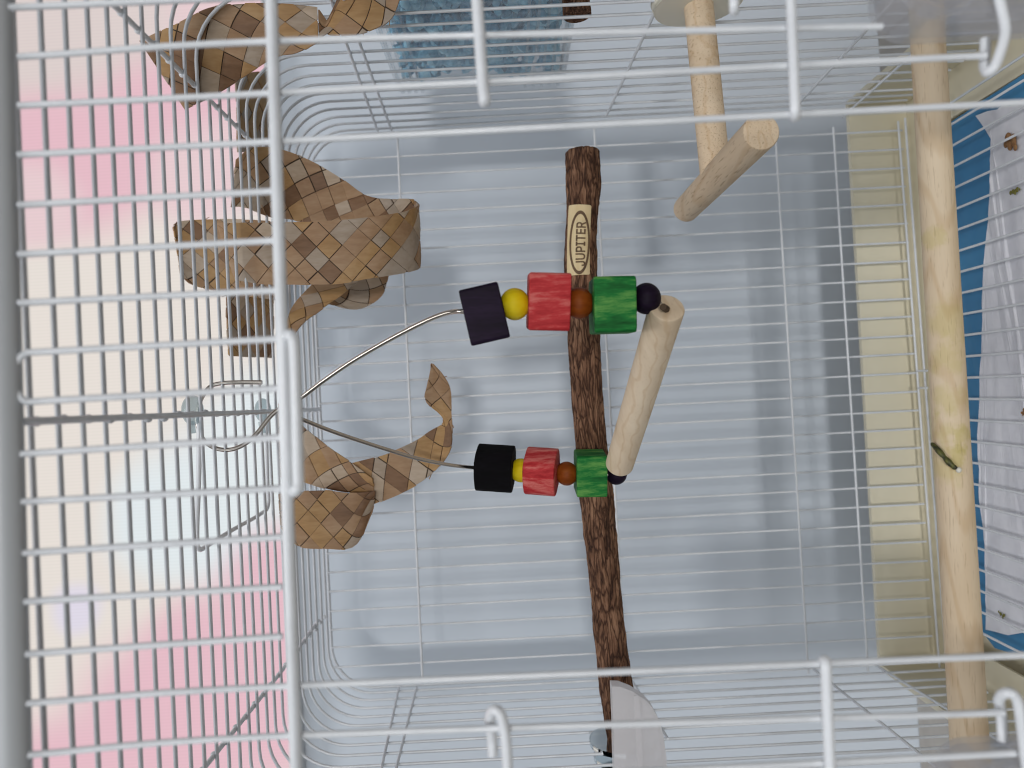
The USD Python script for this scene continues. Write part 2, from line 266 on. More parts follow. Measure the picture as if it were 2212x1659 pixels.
# front bars: door opening between bars 2 and 13
barL = [121.7, 226.7, 333.3, 441.7, 548.3, 653, 762, 868, 979.7, 1083, 1194, 1299, 1412.7, 1519, 1631]
barR = [90, 201.7, 306.7, 413.3, 520, 628, 733, 839.7, 946, 1056, 1161, 1269, 1376, 1484, 1591]
stop = {0: 1884, 1: 2128, 14: 2165}
low = {0: (1905, 57), 1: (2129, 120), 2: (2300, 217), 13: (2300, 1411), 14: (2168, 1539)}
for i in range(-6, 22):
    if 0 <= i <= 14:
        a, b = onY(40, barL[i]+1.4, yF), onY(610, barR[i]-1.5, yF)
        if i in (6, 7):                     # two bars flare apart where they meet the rail
            a = onY(58, barL[i], yF); pts = [onY(26, barL[i]+(40 if i == 6 else -44), yF), onY(36, barL[i]+(22 if i == 6 else -24), yF), a, onY(110, barL[i]-3, yF), b]
            wire(pts, 'front_wire', r=wr*1.09); continue
        if i in low: wire([a, b, onY(*low[i], yF)], 'front_wire', r=wr*1.09)
        else: wire([a, b], 'front_wire', r=wr*1.09)
    elif i >= 15 or i < 0:
        wire([W(x0-i, yF, zline(x0-i)+.2), W(x0-i-.1, yF, -5.5 if i in (-1, -2) else zb)], 'front_wire', r=wr*1.09)
a, b = onY(585.5, 0, yF-.13), onY(640, 1659, yF-.13); dv = (b-a)/np.linalg.norm(b-a)
t0, t1 = (xR*S-a[0])/dv[0], (xL*S-a[0])/dv[0]
wire([a+dv*t0, a+dv*t1], 'door_rail', r=.127*S, sides=12, label='thick wire rail above the open doorway')
yh = yF-.33
wire([onY(618, 727, yF), onY(627, 724, yh), onY(634, 735, yh), onY(637, 780, yh), onY(641, 900, yh), onY(644, 1010, yh), onY(645, 1045, yh), onY(641, 1058, yh), onY(630, 1064, yF)], 'door_latch', r=.118*S, sides=10, label='bent wire lug under the door rail')
# short thick rods of the side doors
wire([onY(1027, -60, yF-.2), onY(1036, 80, yF-.2), onY(1043, 180, yF-.2), onY(1047, 214, yF-.2), onY(1047, 221, yF-.12)], 'side_door_rod', r=.12*S, sides=10)
wire([onY(1706, -60, yF-.18), onY(1711, 60, yF-.18), onY(1716, 180, yF-.18), onY(1718, 240, yF-.16), onY(1718, 254, yF)], 'side_door_rod', r=.105*S, sides=10)
wire([onY(1584, -60, yF-.15), onY(1586, 10, yF-.15), onY(1586, 26, yF)], 'side_door_rod', r=.1*S, sides=10)
wire([onY(1780, 1426, yF-.05), onY(1784, 1440, yF-.17), onY(1788, 1540, yF-.18), onY(1796, 1720, yF-.18)], 'side_door_rod', r=.115*S, sides=10)
def hook(pts): wire(pts, 'rod_hook', r=.105*S, sides=10)
hook([onY(1065, 1632, yF+.4), onY(1063, 1595, yF+.4), onY(1058, 1553, yF+.2), onY(1066, 1534, yF-.1), onY(1080, 1541, yF-.22), onY(1090, 1575, yF-.22), onY(1095, 1625, yF-.22), onY(1100, 1720, yF-.22)])
hook([onY(2166, 1600, yF+.4), onY(2163, 1540, yF+.4), onY(2158, 1513, yF+.1), onY(2167, 1499, yF-.1), onY(2182, 1497, yF-.22), onY(2195, 1507, yF-.24), onY(2202, 1530, yF-.24), onY(2210, 1590, yF-.24), onY(2226, 1720, yF-.24)])
hook([onY(2128, 85, yF+.4), onY(2128, 120, yF+.35), onY(2127, 143, yF+.1), onY(2133, 156, yF-.1), onY(2146, 148, yF-.22), onY(2158, 122, yF-.24), onY(2170, 80, yF-.24), onY(2170, 50, yF-.24), onY(2157, -10, yF-.24), onY(2140, -90, yF-.24)])
# back wall wires and rods
xb = 4.0097
for i in range(-10, 21):
    x = xb-i
    if xL+.4 < x < xR-.4:
        wire([W(x+rng.normal()*.02, yB-.02, zb), W(x, yB-.02, 0), W(x+rng.normal()*.02, yB-.02, zt)], 'back_wire', r=.056*S, n=3)
def rod2(a, b, y=None, x=None, r=.06*S, name='cross_rod'):
    f = (lambda p: onY(*p, y)) if y is not None else (lambda p: onX(*p, x))
    wire([f(a), f(b)], name, r=r)
yr = yB-.14
rod2((858, 286), (913, 1472), yr)
rod2((1283, 275), (1352, 1472), yr)
rod2((1674, 275), (1746, 1455), yr)
rod2((1800, 275), (1875, 1450), yr)
rod2((1940, 262), (2030, 1448), yr)
rod2((1955, 255), (2046, 1445), yr-.3)
for y in (801, 838): wire([onY(1984, y, yr-.35), onY(2003, y, yr-1.0)], 'clip_prong', r=.06*S)
# side rods
for a, b in (((750, 98), (816, 283)), ((780, 101), (846, 282)), ((1385, 90), (1311, 248)), ((1858, 80), (1712, 238)), ((1938, 147), (1820, 253))):
    rod2(a, b, x=xR-.1, r=.062*S, name='side_rod')
    d = onX(*a, xR-.1)-onX(*b, xR-.1); wire([onX(*a, xR-.1), onX(*a, xR-.1)+d*1.2], 'side_rod', r=.062*S)
for a, b in (((900, 1486), (857, 1656)), ((862, 1486), (825, 1656)), ((1758, 1446), (1988, 1629)), ((1895, 1439), (2070, 1546)), ((1360, 1462), (1402, 1530))):
    rod2(a, b, x=xL+.1, r=.062*S, name='side_rod')
    d = onX(*b, xL+.1)-onX(*a, xL+.1); wire([onX(*b, xL+.1), onX(*b, xL+.1)+d*.8], 'side_rod', r=.062*S)
# roof rods
wire([onZ(46, 911, zt-.17), onZ(580, 889, zt-.17), onZ(690, 884, zt-.17)], 'roof_rod', r=.088*S)
a, b = onZ(247, 13, zt+.12), onZ(530, 293, zt+.12); wire([a+(a-b)*.6, a, b, b+(b-a)*.42], 'roof_rod', r=.085*S)
a, b = onZ(443, 1656, zt+.12), onZ(613, 1443, zt+.12); wire([a+(a-b)*.6, a, b, onZ(688, 1340, zt+.12)], 'roof_rod', r=.085*S)
blobs = []
def blob_at(p, r):
    q = trimesh.creation.icosphere(1, r); q.apply_scale([1, .9, 1.1]); q.apply_translation(p); blobs.append(q)
for k in range(25):
    y = 16.32+k
    for P_, Q_ in ((onZ(247, 13, zt+.12), onZ(530, 293, zt+.12)), (onZ(443, 1656, zt+.12), onZ(613, 1443, zt+.12)), (onZ(46, 911, zt-.1), onZ(580, 889, zt-.1))):
        t_ = (EYE[1]+y*S-P_[1])/(Q_[1]-P_[1]); blob_at(P_+(Q_-P_)*t_+np.array([rng.normal()*.03*S, 0, -.02*S]), .115*S)
for a_, b_ in (((858, 286), (913, 1472)), ((1674, 275), (1746, 1455)), ((1800, 275), (1875, 1450))):
    P_, Q_ = onY(*a_, yr), onY(*b_, yr)
    for i in range(-10, 21):
        x = xb-i
        if xL+.6 < x < xR-.6: blob_at(P_+(Q_-P_)*((EYE[0]+x*S-P_[0])/(Q_[0]-P_[0]))+np.array([0, .06*S, 0]), .075*S)
obj('weld_blob', blobs, white_wire, cage, smooth=True, kind='stuff')
# carrying handle folded down on the roof
hz = zt+.45
hd = obj('carry_handle', tube(crom([onZ(428, 893, hz), onZ(430, 930, hz+.1), onZ(429, 1040, hz+.1), onZ(425, 1150, hz+.1), onZ(430, 1186, hz+.1), onZ(452, 1176, hz+.1), onZ(500, 1146, hz+.1), onZ(560, 1112, hz+.1), onZ(579, 1092, hz+.1), onZ(578, 1040, hz+.1), onZ(575, 940, hz+.1), onZ(574, 895, hz)], 6), .085*S, 8), white_wire, cage, smooth=50, label='wire carrying handle folded flat on the roof')
for X, Y, r in ((416, 886, .42), (568, 886, .42)):
    g = trimesh.creation.icosphere(2, 1.0); g.apply_scale([r*S*1.2, r*S, r*S*.8]); g.apply_translation(onZ(X, Y, zt+.35)); hsk = obj('handle_socket', g, grommet, cage, smooth=True)
    wire([onZ(X-4, Y+25, zt+.25), onZ(X, Y+50, zt+.2)], 'socket_tail', r=.12*S, m=grommet, part=hsk)
# base of the cage: a beige tray with an upstanding rim
bo, bi = .75, .45
lo, hi = np.array([xL-bo, yF-.8, -24.6]), np.array([xR+bo, yB+1.1, -19.25])
parts = [box(W(*lo), W(hi[0], hi[1], -23.6)), box(W(lo[0], hi[1]-.3, -23.58), W(hi[0], hi[1], hi[2])), box(W(lo[0], lo[1], -23.58), W(hi[0], lo[1]+.3, -22.2)),
         box(W(lo[0], lo[1]+.32, -23.58), W(lo[0]+.3, hi[1]-.32, hi[2])), box(W(hi[0]-.3, lo[1]+.32, -23.58), W(hi[0], hi[1]-.32, hi[2]))]
obj('base', parts, beige, cage, label='beige plastic base with upstanding rim')
lip = [box(W(lo[0]+.3, hi[1]-1.5, -22.55), W(hi[0]-.3, hi[1]-.32, -22.42)), box(W(lo[0]+.3, lo[1]+.3, -22.55), W(lo[0]+2.0, hi[1]-1.52, -22.42)), box(W(hi[0]-2.6, lo[1]+.3, -22.55), W(hi[0]-.3, hi[1]-1.52, -22.42))]
obj('base_ledge', lip, beige, cage)
# floor grate, blue liner and paper
gr = thing('floor_grate', 'white wire grate lying over the papered cage floor', 'grate', W(0, 28, -21.6))
for i in range(-12, 15):
    x = -.35+i*1.0
    if xL+1.6 < x < xR-1.5: wire([W(x, yF+.4, -21.5), W(x, 37.6, -21.5)], 'grate_wire', r=.06*S, part=gr)
for y in (37.5, 37.1): wire([W(xL+.9, y, -21.62), W(xR-.9, y, -21.62)], 'grate_wire', r=.06*S, part=gr)
def sheet(pts, z, th, amp, seed, n=46):
    """a flat sheet with an uneven outline and slight waves, cut from a grid of triangles"""
    poly = sg.Polygon([tuple(rel(onZ(X, Y, z))[:2]) for X, Y in pts]).buffer(0)
    minx, miny, maxx, maxy = poly.bounds; tri = []
    top = trimesh.creation.extrude_polygon(poly, th, engine='earcut')
    top = top.subdivide().subdivide().subdivide()
    v = np.array(top.vertices); v[:, 2] += z+amp*(meshkit.fbm(np.c_[v[:, :2]*.6, np.zeros(len(v))], 3, seed)-.5)
    return tmesh(np.array([W(*p) for p in v]), top.faces)
obj('blue_liner', sheet([(2300, 130), (2212, 160), (2160, 195), (2110, 226), (2085, 245), (2058, 262), (2042, 310), (2030, 400), (2035, 700), (2070, 1100), (2098, 1300), (2124, 1366), (2150, 1400), (2212, 1420), (2300, 1425)], -22.2, .04, .10, 3), blue_sheet, label='bright blue liner sheet under the white paper', cat='liner')
obj('paper_sheet', sheet([(2300, 178), (2212, 215), (2185, 228), (2170, 226), (2160, 236), (2135, 240), (2106, 250), (2118, 268), (2138, 300), (2136, 345), (2142, 400), (2133, 520), (2124, 640), (2118, 760), (2115, 900), (2116, 1062), (2127, 1180), (2131, 1360), (2150, 1364), (2180, 1372), (2212, 1366), (2300, 1362)], -21.98, .04, .30, 5), paper, label='white paper towel spread over the blue liner', cat='paper')
for (X, Y, sx, lab, m) in ((2186, 312, .30, 'largest rust brown crumb on the white paper', crumb_m), (2196, 409, .13, 'small olive crumb on the paper below the brown one', stain_m), (2212, 892, .12, 'small brown speck at the picture edge of the paper', crumb_m), (2163, 1327, .1, 'faint yellowish speck near the paper end', stain_m)):
    lumps = []
    for q in range(9):
        s = trimesh.creation.icosphere(1, sx*S*(.35+.4*random.random())); s.apply_scale([1.2, .8, .5]); s.apply_translation(onZ(X, Y, -21.85)+np.array([random.gauss(0, .55)*sx*S, random.gauss(0, 1.1)*sx*S, random.random()*.2*sx*S])); lumps.append(s)
    obj('crumb', lumps, m, smooth=True, label=lab, cat='crumb')

# ---------------------------------------------------------------- wooden dowels
def axis_frame(a, b):
    x = (b-a)/np.linalg.norm(b-a); y = np.cross([0, 0, 1.0], x)
    if np.linalg.norm(y) < 1e-3: y = np.array([0, 1.0, 0])
    y /= np.linalg.norm(y); return np.array([x, y, np.cross(x, y)])
def rod_mesh(a, b, r0, r1, sides=32, bev=.06, n=24):
    t = np.linspace(0, 1, n); L = np.linalg.norm(b-a); e = bev*r0/L
    t = np.r_[0, e*.3, e, t[1:-1], 1-e, 1-.3*e, 1]; r = r0+(r1-r0)*t
    r[0] *= 1-bev*1.6; r[1] *= 1-bev*.4; r[-1] *= 1-bev*1.6; r[-2] *= 1-bev*.4
    P = a+(b-a)*t[:, None]; m = tube(P, r, sides); return m
a, b = onY(1999, 0, 25.6), onY(2093, 1590, 23.9); d = b-a
a2, b2 = a-d*.01, a+d*((xL*S-a[0])/d[0]); a2 = a+d*((xR*S-a[0])/d[0])
lp = thing('dowel_perch', 'long pale wooden dowel perch low across the cage, just above the papered floor', 'perch', a2, axis_frame(a2, b2))
ax = d/np.linalg.norm(d)
def on_dowel(X, Y, lift=0):            # a point on the dowel's near surface
    r_ = ray(X, Y); r_ = r_/np.linalg.norm(r_); o = EYE-a; rad = 36/PF*24.8*S+lift
    rp, op = r_-ax*(r_@ax), o-ax*(o@ax); A, B, C = rp@rp, rp@op, op@op-rad**2; q = max(B*B-A*C, 0)
    return EYE+r_*((-B-math.sqrt(q))/A)
stains = [tuple(local(lp, on_dowel(X, Y)[None])[0])+(r,) for X, Y, r in ((2052, 690, .75), (2040, 770, .55), (2048, 860, .5), (2044, 930, .5), (2040, 1005, .6), (2066, 985, .35), (2006, 505, .4), (2074, 940, .35), (1960, 60, .6))]
stained = wood('stained_wood', (.66, .51, .34), (.74, .60, .43), (.79, .66, .50), stains=stains, speck=.4)
obj('dowel', rod_mesh(a2, b2, 34/PF*25.6*S, 38/PF*23.9*S), stained, lp, smooth=40, label='pale dowel with yellow olive stains near its middle')
dr = thing('bird_dropping', 'dried dark olive dropping with a white tip stuck on the low dowel perch', 'dropping', on_dowel(2045, 985))
pts = crom([on_dowel(2012, 957, .12*S), on_dowel(2026, 972, .1*S), on_dowel(2042, 990, .1*S), on_dowel(2054, 1003, .1*S), on_dowel(2066, 1013, .1*S)], 6)
rr = S*.078*(.8+.5*np.array([meshkit.noise(np.array([i*.45, 0, 0]), 4) for i in range(len(pts))])); rr[0] *= .5; rr[-1] *= .6
obj('dark_streak', tube(pts, rr, 8), poo_dark, dr, smooth=True)
s = trimesh.creation.icosphere(2, .085*S); s.apply_scale([1.1, 1, 1]); s.apply_translation(on_dowel(2071, 1015, .05*S)); obj('white_tip', s, poo_white, dr, smooth=True)

# T perch on the right wall
n_ = onY(1645, 284, 23.4); xt = rel(n_)[0]; f_ = onX(1482, 452, xt)
mid = n_+(f_-n_)*.52
tp = thing('t_perch', 'pale wooden T shaped perch with a cream disc on the right cage wall', 'perch', n_, axis_frame(n_, f_))
obj('cross_dowel', rod_mesh(n_, f_, .57*S, .56*S, bev=.12), tan_wood, tp, smooth=40)
sh = onY(1509, 12, rel(mid)[1]); dd = (mid-sh); sh0 = sh-dd*.1
sh = thing('shaft_holder', '', '', sh0, axis_frame(sh0, mid)) if False else sh
obj('shaft', rod_mesh(sh0, mid, .54*S, .56*S), tan_wood, tp, smooth=40)
u = dd/np.linalg.norm(dd)
obj('disc', rod_mesh(sh-u*.35*S, sh+u*.02*S, 1.75*S, 1.65*S, 40), plain('cream_plastic', (.80, .76, .64), .5), tp, smooth=40, label='cream round washer at the wall')

# bark perch with the branded plate
pc = [(1258, 326), (1261, 400), (1259, 440), (1256, 500), (1255, 590), (1262, 740), (1268, 850), (1277, 960), (1288, 1060), (1301, 1200), (1313, 1330), (1325, 1440), (1336, 1520), (1346, 1600)]
dP = 33.3
pts3 = np.array([onY(X, Y, dP) for X, Y in pc]); cen = crom(pts3, 24)
pr = thing('bark_perch', 'natural branch perch with rough brown bark and a JUPITER brand, bolted to left wall', 'perch', pts3[0], axis_frame(pts3[0], pts3[-1]))
rad0 = 35.5/PF*dP*S
def perch_r(t): return rad0*(1.0-.05*np.clip(t*3, 0, 1)+.05*np.exp(-((t-.07)/.03)**2)+.03*np.sin(t*23)+.035*np.exp(-((t-.63)/.03)**2))
sides = 110; n = len(cen); T = np.gradient(cen, axis=0); T /= np.linalg.norm(T, axis=1)[:, None]
front = -F; V = []
tt = np.linspace(0, 1, n); arc = np.r_[0, np.cumsum(np.linalg.norm(np.diff(cen, axis=0), axis=1))]
for i in range(n):
    N = front-T[i]*(front@T[i]); N /= np.linalg.norm(N); B = np.cross(N, T[i])
    if B[2] < 0: B = -B
    th = np.linspace(0, 2*np.pi, sides, endpoint=False)
    q = np.c_[np.full(sides, arc[i]*150), np.cos(th)*2.6, np.sin(th)*2.6]
    bmp = meshkit.fbm(q*[1, 1.6, 1.6], 4, 11); ridg = 1-np.abs(2*meshkit.fbm(q*[.55, 2.0, 2.0], 3, 5)-1)
    plate = np.exp(-((arc[i]-arc[-1]*.155)/(arc[-1]*.085))**6)*np.exp(-((((th+np.pi) % (2*np.pi))-np.pi-.3)/.95)**6)
    h = (.14*(bmp-.5)+.16*(ridg-.75))*(1-.9*plate)
    rr = perch_r(tt[i])*(1+h)
    if i == 0: rr = rr*.93
    V.append(cen[i]+rr[:, None]*(np.cos(th)[:, None]*N+np.sin(th)[:, None]*B))
V = np.vstack(V); Fc = []
for i in range(n-1):
    for j in range(sides):
        k = (j+1) % sides; Fc += [[i*sides+j, i*sides+k, (i+1)*sides+k], [i*sides+j, (i+1)*sides+k, (i+1)*sides+j]]
V = np.vstack([V, cen[0], cen[-1]])
for j in range(sides): Fc += [[len(V)-2, (j+1) % sides, j], [len(V)-1, (n-1)*sides+j, (n-1)*sides+(j+1) % sides]]
bm = tmesh(V, Fc); bm.fix_normals(); obj('bark', bm, bark, pr, smooth=True)
def arc_at(Y):                                   # length along the branch at a picture row
    ys = [PH/2-((c-EYE)@RT)/((c-EYE)@F)*PF for c in cen]; return float(np.interp(Y, ys, arc))
aJ, aR = arc_at(580), arc_at(487)
def wrap(u, phi, lift):                          # u: metres along reading direction from the J, phi: angle up from the front
    s_ = aJ-u; i = np.interp(s_, arc, np.arange(n)); i0 = np.clip(i.astype(int), 0, n-2); fr = (i-i0)[:, None]
    C = cen[i0]*(1-fr)+cen[i0+1]*fr; Tt = T[i0]
    N = front-Tt*(Tt@front)[:, None]; N /= np.linalg.norm(N, axis=1)[:, None]; B = np.cross(N, Tt); B *= np.sign(B[:, 2])[:, None]
    return C+(rad0*.965+lift)[:, None]*(np.cos(phi)[:, None]*N+np.sin(phi)[:, None]*B)
def plate_mesh(poly, lift, th):
    """flat shape (x along, y as arc angle) bent round the branch"""
    e = trimesh.creation.extrude_polygon(poly, th, engine='earcut')
    e = trimesh.Trimesh(*trimesh.remesh.subdivide_to_size(e.vertices, e.faces, .0012), process=False)
    return e
def bend(e, lift):
    v = np.array(e.vertices); return tmesh(wrap(v[:, 0], v[:, 1]/rad0, lift+v[:, 2]), e.faces)
p0, p1 = aJ-arc_at(599), aJ-arc_at(451); ph0, ph1 = math.radians(-25)*rad0, math.radians(57)*rad0
pl = sg.box(p0, ph0, p1, ph1).buffer(-.0008).buffer(.0008)
bp = obj('brand_plate', bend(plate_mesh(pl, 0, .0006), .0002), branded, pr, smooth=40, label='smooth pale patch cut into the bark')
ec = ((aJ-arc_at(531)), math.radians(10.5)*rad0); ell = sa.scale(sg.Point(0, 0).buffer(1, 48), (arc_at(598)-arc_at(464))/2, math.radians(35)*rad0)
ring = sa.translate(ell.difference(sa.scale(sg.Point(0, 0).buffer(1, 48), (arc_at(598)-arc_at(464))/2-.0017, math.radians(35)*rad0-.0010)), *ec).intersection(sg.box(p0-.001, ph0+.0001, p1, ph1))
obj('brand_ring', [bend(plate_mesh(g, 0, .0003), .00072) for g in getattr(ring, 'geoms', [ring])], burnt, bp, label='burnt oval line')
tx = meshkit.text_mesh('JUPITER', 1.0, .1, bold=True); tv_ = np.array(tx.vertices); w_ = tv_[:, 0].max()-tv_[:, 0].min(); hh = tv_[:, 1].max()-tv_[:, 1].min()
tv_[:, 0] = (tv_[:, 0]-tv_[:, 0].min())/w_*(aJ-aR)-.0002; tv_[:, 1] = math.radians(-9)*rad0+(tv_[:, 1]-tv_[:, 1].min())/hh*math.radians(31)*rad0; tv_[:, 2] *= .003
e = trimesh.Trimesh(*trimesh.remesh.subdivide_to_size(tv_, tx.faces, .0015), process=False)
obj('brand_letters', bend(e, .00075), burnt, bp, label='burnt letters reading JUPITER')
wa = cen[-1]; wu = np.array([1.0, 0, 0.0])
obj('washer', [rod_mesh(wa-wu*.1*S, wa+wu*.12*S, 1.45*S, 1.45*S, 40, bev=.05), rod_mesh(wa-wu*.75*S, wa-wu*.55*S, 1.3*S, 1.3*S, 40, bev=.05)], chrome, pr, smooth=40, label='polished steel washers at the cage wall')
# second bark stub outside the right wall
a, b = W(xR+.15, 27.3, 0), 0
a = onX(1247, 33, xR+.25); b = a+np.array([3.2*S, .2*S, .15*S]); P = a+(b-a)*np.linspace(0, 1, 30)[:, None]
st = tube(P, .53*S*(1+.08*np.array([meshkit.noise(np.array([i*.7, 0, 0]), 2) for i in range(30)])), 24)
obj('branch_stub', st, bark, smooth=50, label='short brown bark branch end outside right wall beside the blue box', cat='branch')

# ---------------------------------------------------------------- the swing
dA, dN, dFar = 27.3, 23.3, 31.4
sw = thing('bird_swing', 'hanging wire swing with dyed wooden blocks, beads and a pale dowel seat', 'swing', onY(468, 897, dA))
def nd(X): return dA+(dN-dA)*min(1, max(0, (X-645)/(1000-645)))      # depth along the near leg
def fd(X): return dA+(dFar-dA)*min(1, max(0, (X-645)/(1035-645)))
rw = .078*S
near = [onY(480, 828, dA), onY(456, 833, dA)]
hookp = [onY(566, 826, dA), onY(520, 826, dA), onY(478, 828, dA), onY(452, 837, dA), onY(432, 868, dA), onY(426, 905, dA), onY(435, 942, dA), onY(456, 964, dA), onY(490, 972, dA), onY(524, 962, dA), onY(553, 938, dA), onY(594, 890, dA-.05), onY(647, 861, nd(647)-.1)]
hookp += [onY(X, Y, nd(X)) for X, Y in ((700, 822), (760, 781), (830, 740), (900, 703), (945, 683), (975, 674), (1000, 673), (1045, 680), (1112, 657), (1250, 655), (1396, 648), (1442, 668))]
obj('hanger_wire', tube(crom(hookp, 7), rw, 10), steel, sw, smooth=50, label='bent bare wire hook and near leg')
farp = [onY(612, 870, dA+.1), onY(603, 888, dA+.1), onY(615, 905, dA+.05), onY(632, 905, dA), onY(649, 905, fd(649))]+[onY(X, Y, fd(X)) for X, Y in ((700, 925), (750, 943), (830, 969), (900, 990), (970, 1004), (1034, 1011), (1070, 1012), (1123, 1016), (1224, 1023), (1330, 1026))]
obj('hanger_wire', tube(crom(farp, 7), rw, 10), steel, sw, smooth=50, label='far leg of the bare wire')
def block(X, Y, d, sx, syz, m, lab, ang=0.0, twist=0.0, tilt=0.0, rc=.13):
    c = onY(X, Y, d); g = rounded_block(sx*S, syz*S, syz*S, rc*S, .055*S)
    dn = -UP*math.cos(ang)+(-RT)*math.sin(ang); dn = dn+F*math.sin(tilt); dn /= np.linalg.norm(dn)
    y = np.cross(dn, F); y /= np.linalg.norm(y); z = np.cross(dn, y)
    y, z = y*math.cos(twist)+z*math.sin(twist), -y*math.sin(twist)+z*math.cos(twist)
    V = np.array(g.vertices); V = V*(1+.012*(meshkit.noise(V*900+X, 3)[:, None]-.5)); V = c+V[:, :1]*dn+V[:, 1:2]*y+V[:, 2:3]*z
    obj('block', tmesh(V, g.faces), m, sw, smooth=35, label=lab)
def bead(X, Y, d, r, m, lab):
    s = trimesh.creation.icosphere(3, r*S); s.apply_scale([1, 1, .93]); s.apply_translation(onY(X, Y, d)); obj('bead', s, m, sw, smooth=True, label=lab)
block(1046, 680, dN, 1.18, 1.68, purple, 'dark purple block, uppermost on the near leg', ang=-.23, twist=.06, tilt=.03)
bead(1112, 657, dN, .49, yellow, 'yellow bead on the near leg')
block(1184, 652, dN, 1.24, 1.70, red, 'red block on the near leg', ang=.02, tilt=.02, twist=.1)
bead(1251, 655, dN, .48, orange, 'orange bead on the near leg')
block(1322, 661, dN, 1.25, 1.66, green, 'green block on the near leg', ang=-.02, twist=.03)
bead(1396, 645, dN, .48, purple, 'dark purple bead above the seat')
block(1070, 1011, dFar, 1.50, 1.74, black_dye, 'black block, uppermost on the far leg', ang=.05, twist=.5, tilt=-.12, rc=.62)
bead(1125, 1016, dFar, .49, yellow, 'yellow bead on the far leg')
block(1170, 1018, dFar, 1.28, 1.74, red, 'red block on the far leg', ang=.05, twist=.6, tilt=-.2, rc=.62)
bead(1224, 1023, dFar, .49, orange, 'orange bead on the far leg')
block(1275, 1021, dFar, 1.22, 1.68, green, 'green block on the far leg', ang=-.01, twist=.1)
bead(1331, 1022, dFar+.2, .48, purple, 'dark purple bead by the far end of the seat')
sa_, sb_ = onY(1441, 664, dN-.15), onY(1338, 1004, dFar-.9)
seat = thing('unused', '', '', sa_) if False else None
obj('seat_dowel', rod_mesh(sa_, sb_, .545*S, .55*S, 40, bev=.1), pale_wood, sw, smooth=40, label='pale wooden dowel seat')
k_ = (sb_-sa_)/np.linalg.norm(sb_-sa_)
obj('dowel_hole_shade', rod_mesh(onY(1432, 663, dN-.6), onY(1440, 668, dN-.35), .11*S, .11*S, 12), recess_dark, sw)  # solid dark plug, its colour stands for the shade inside a hole

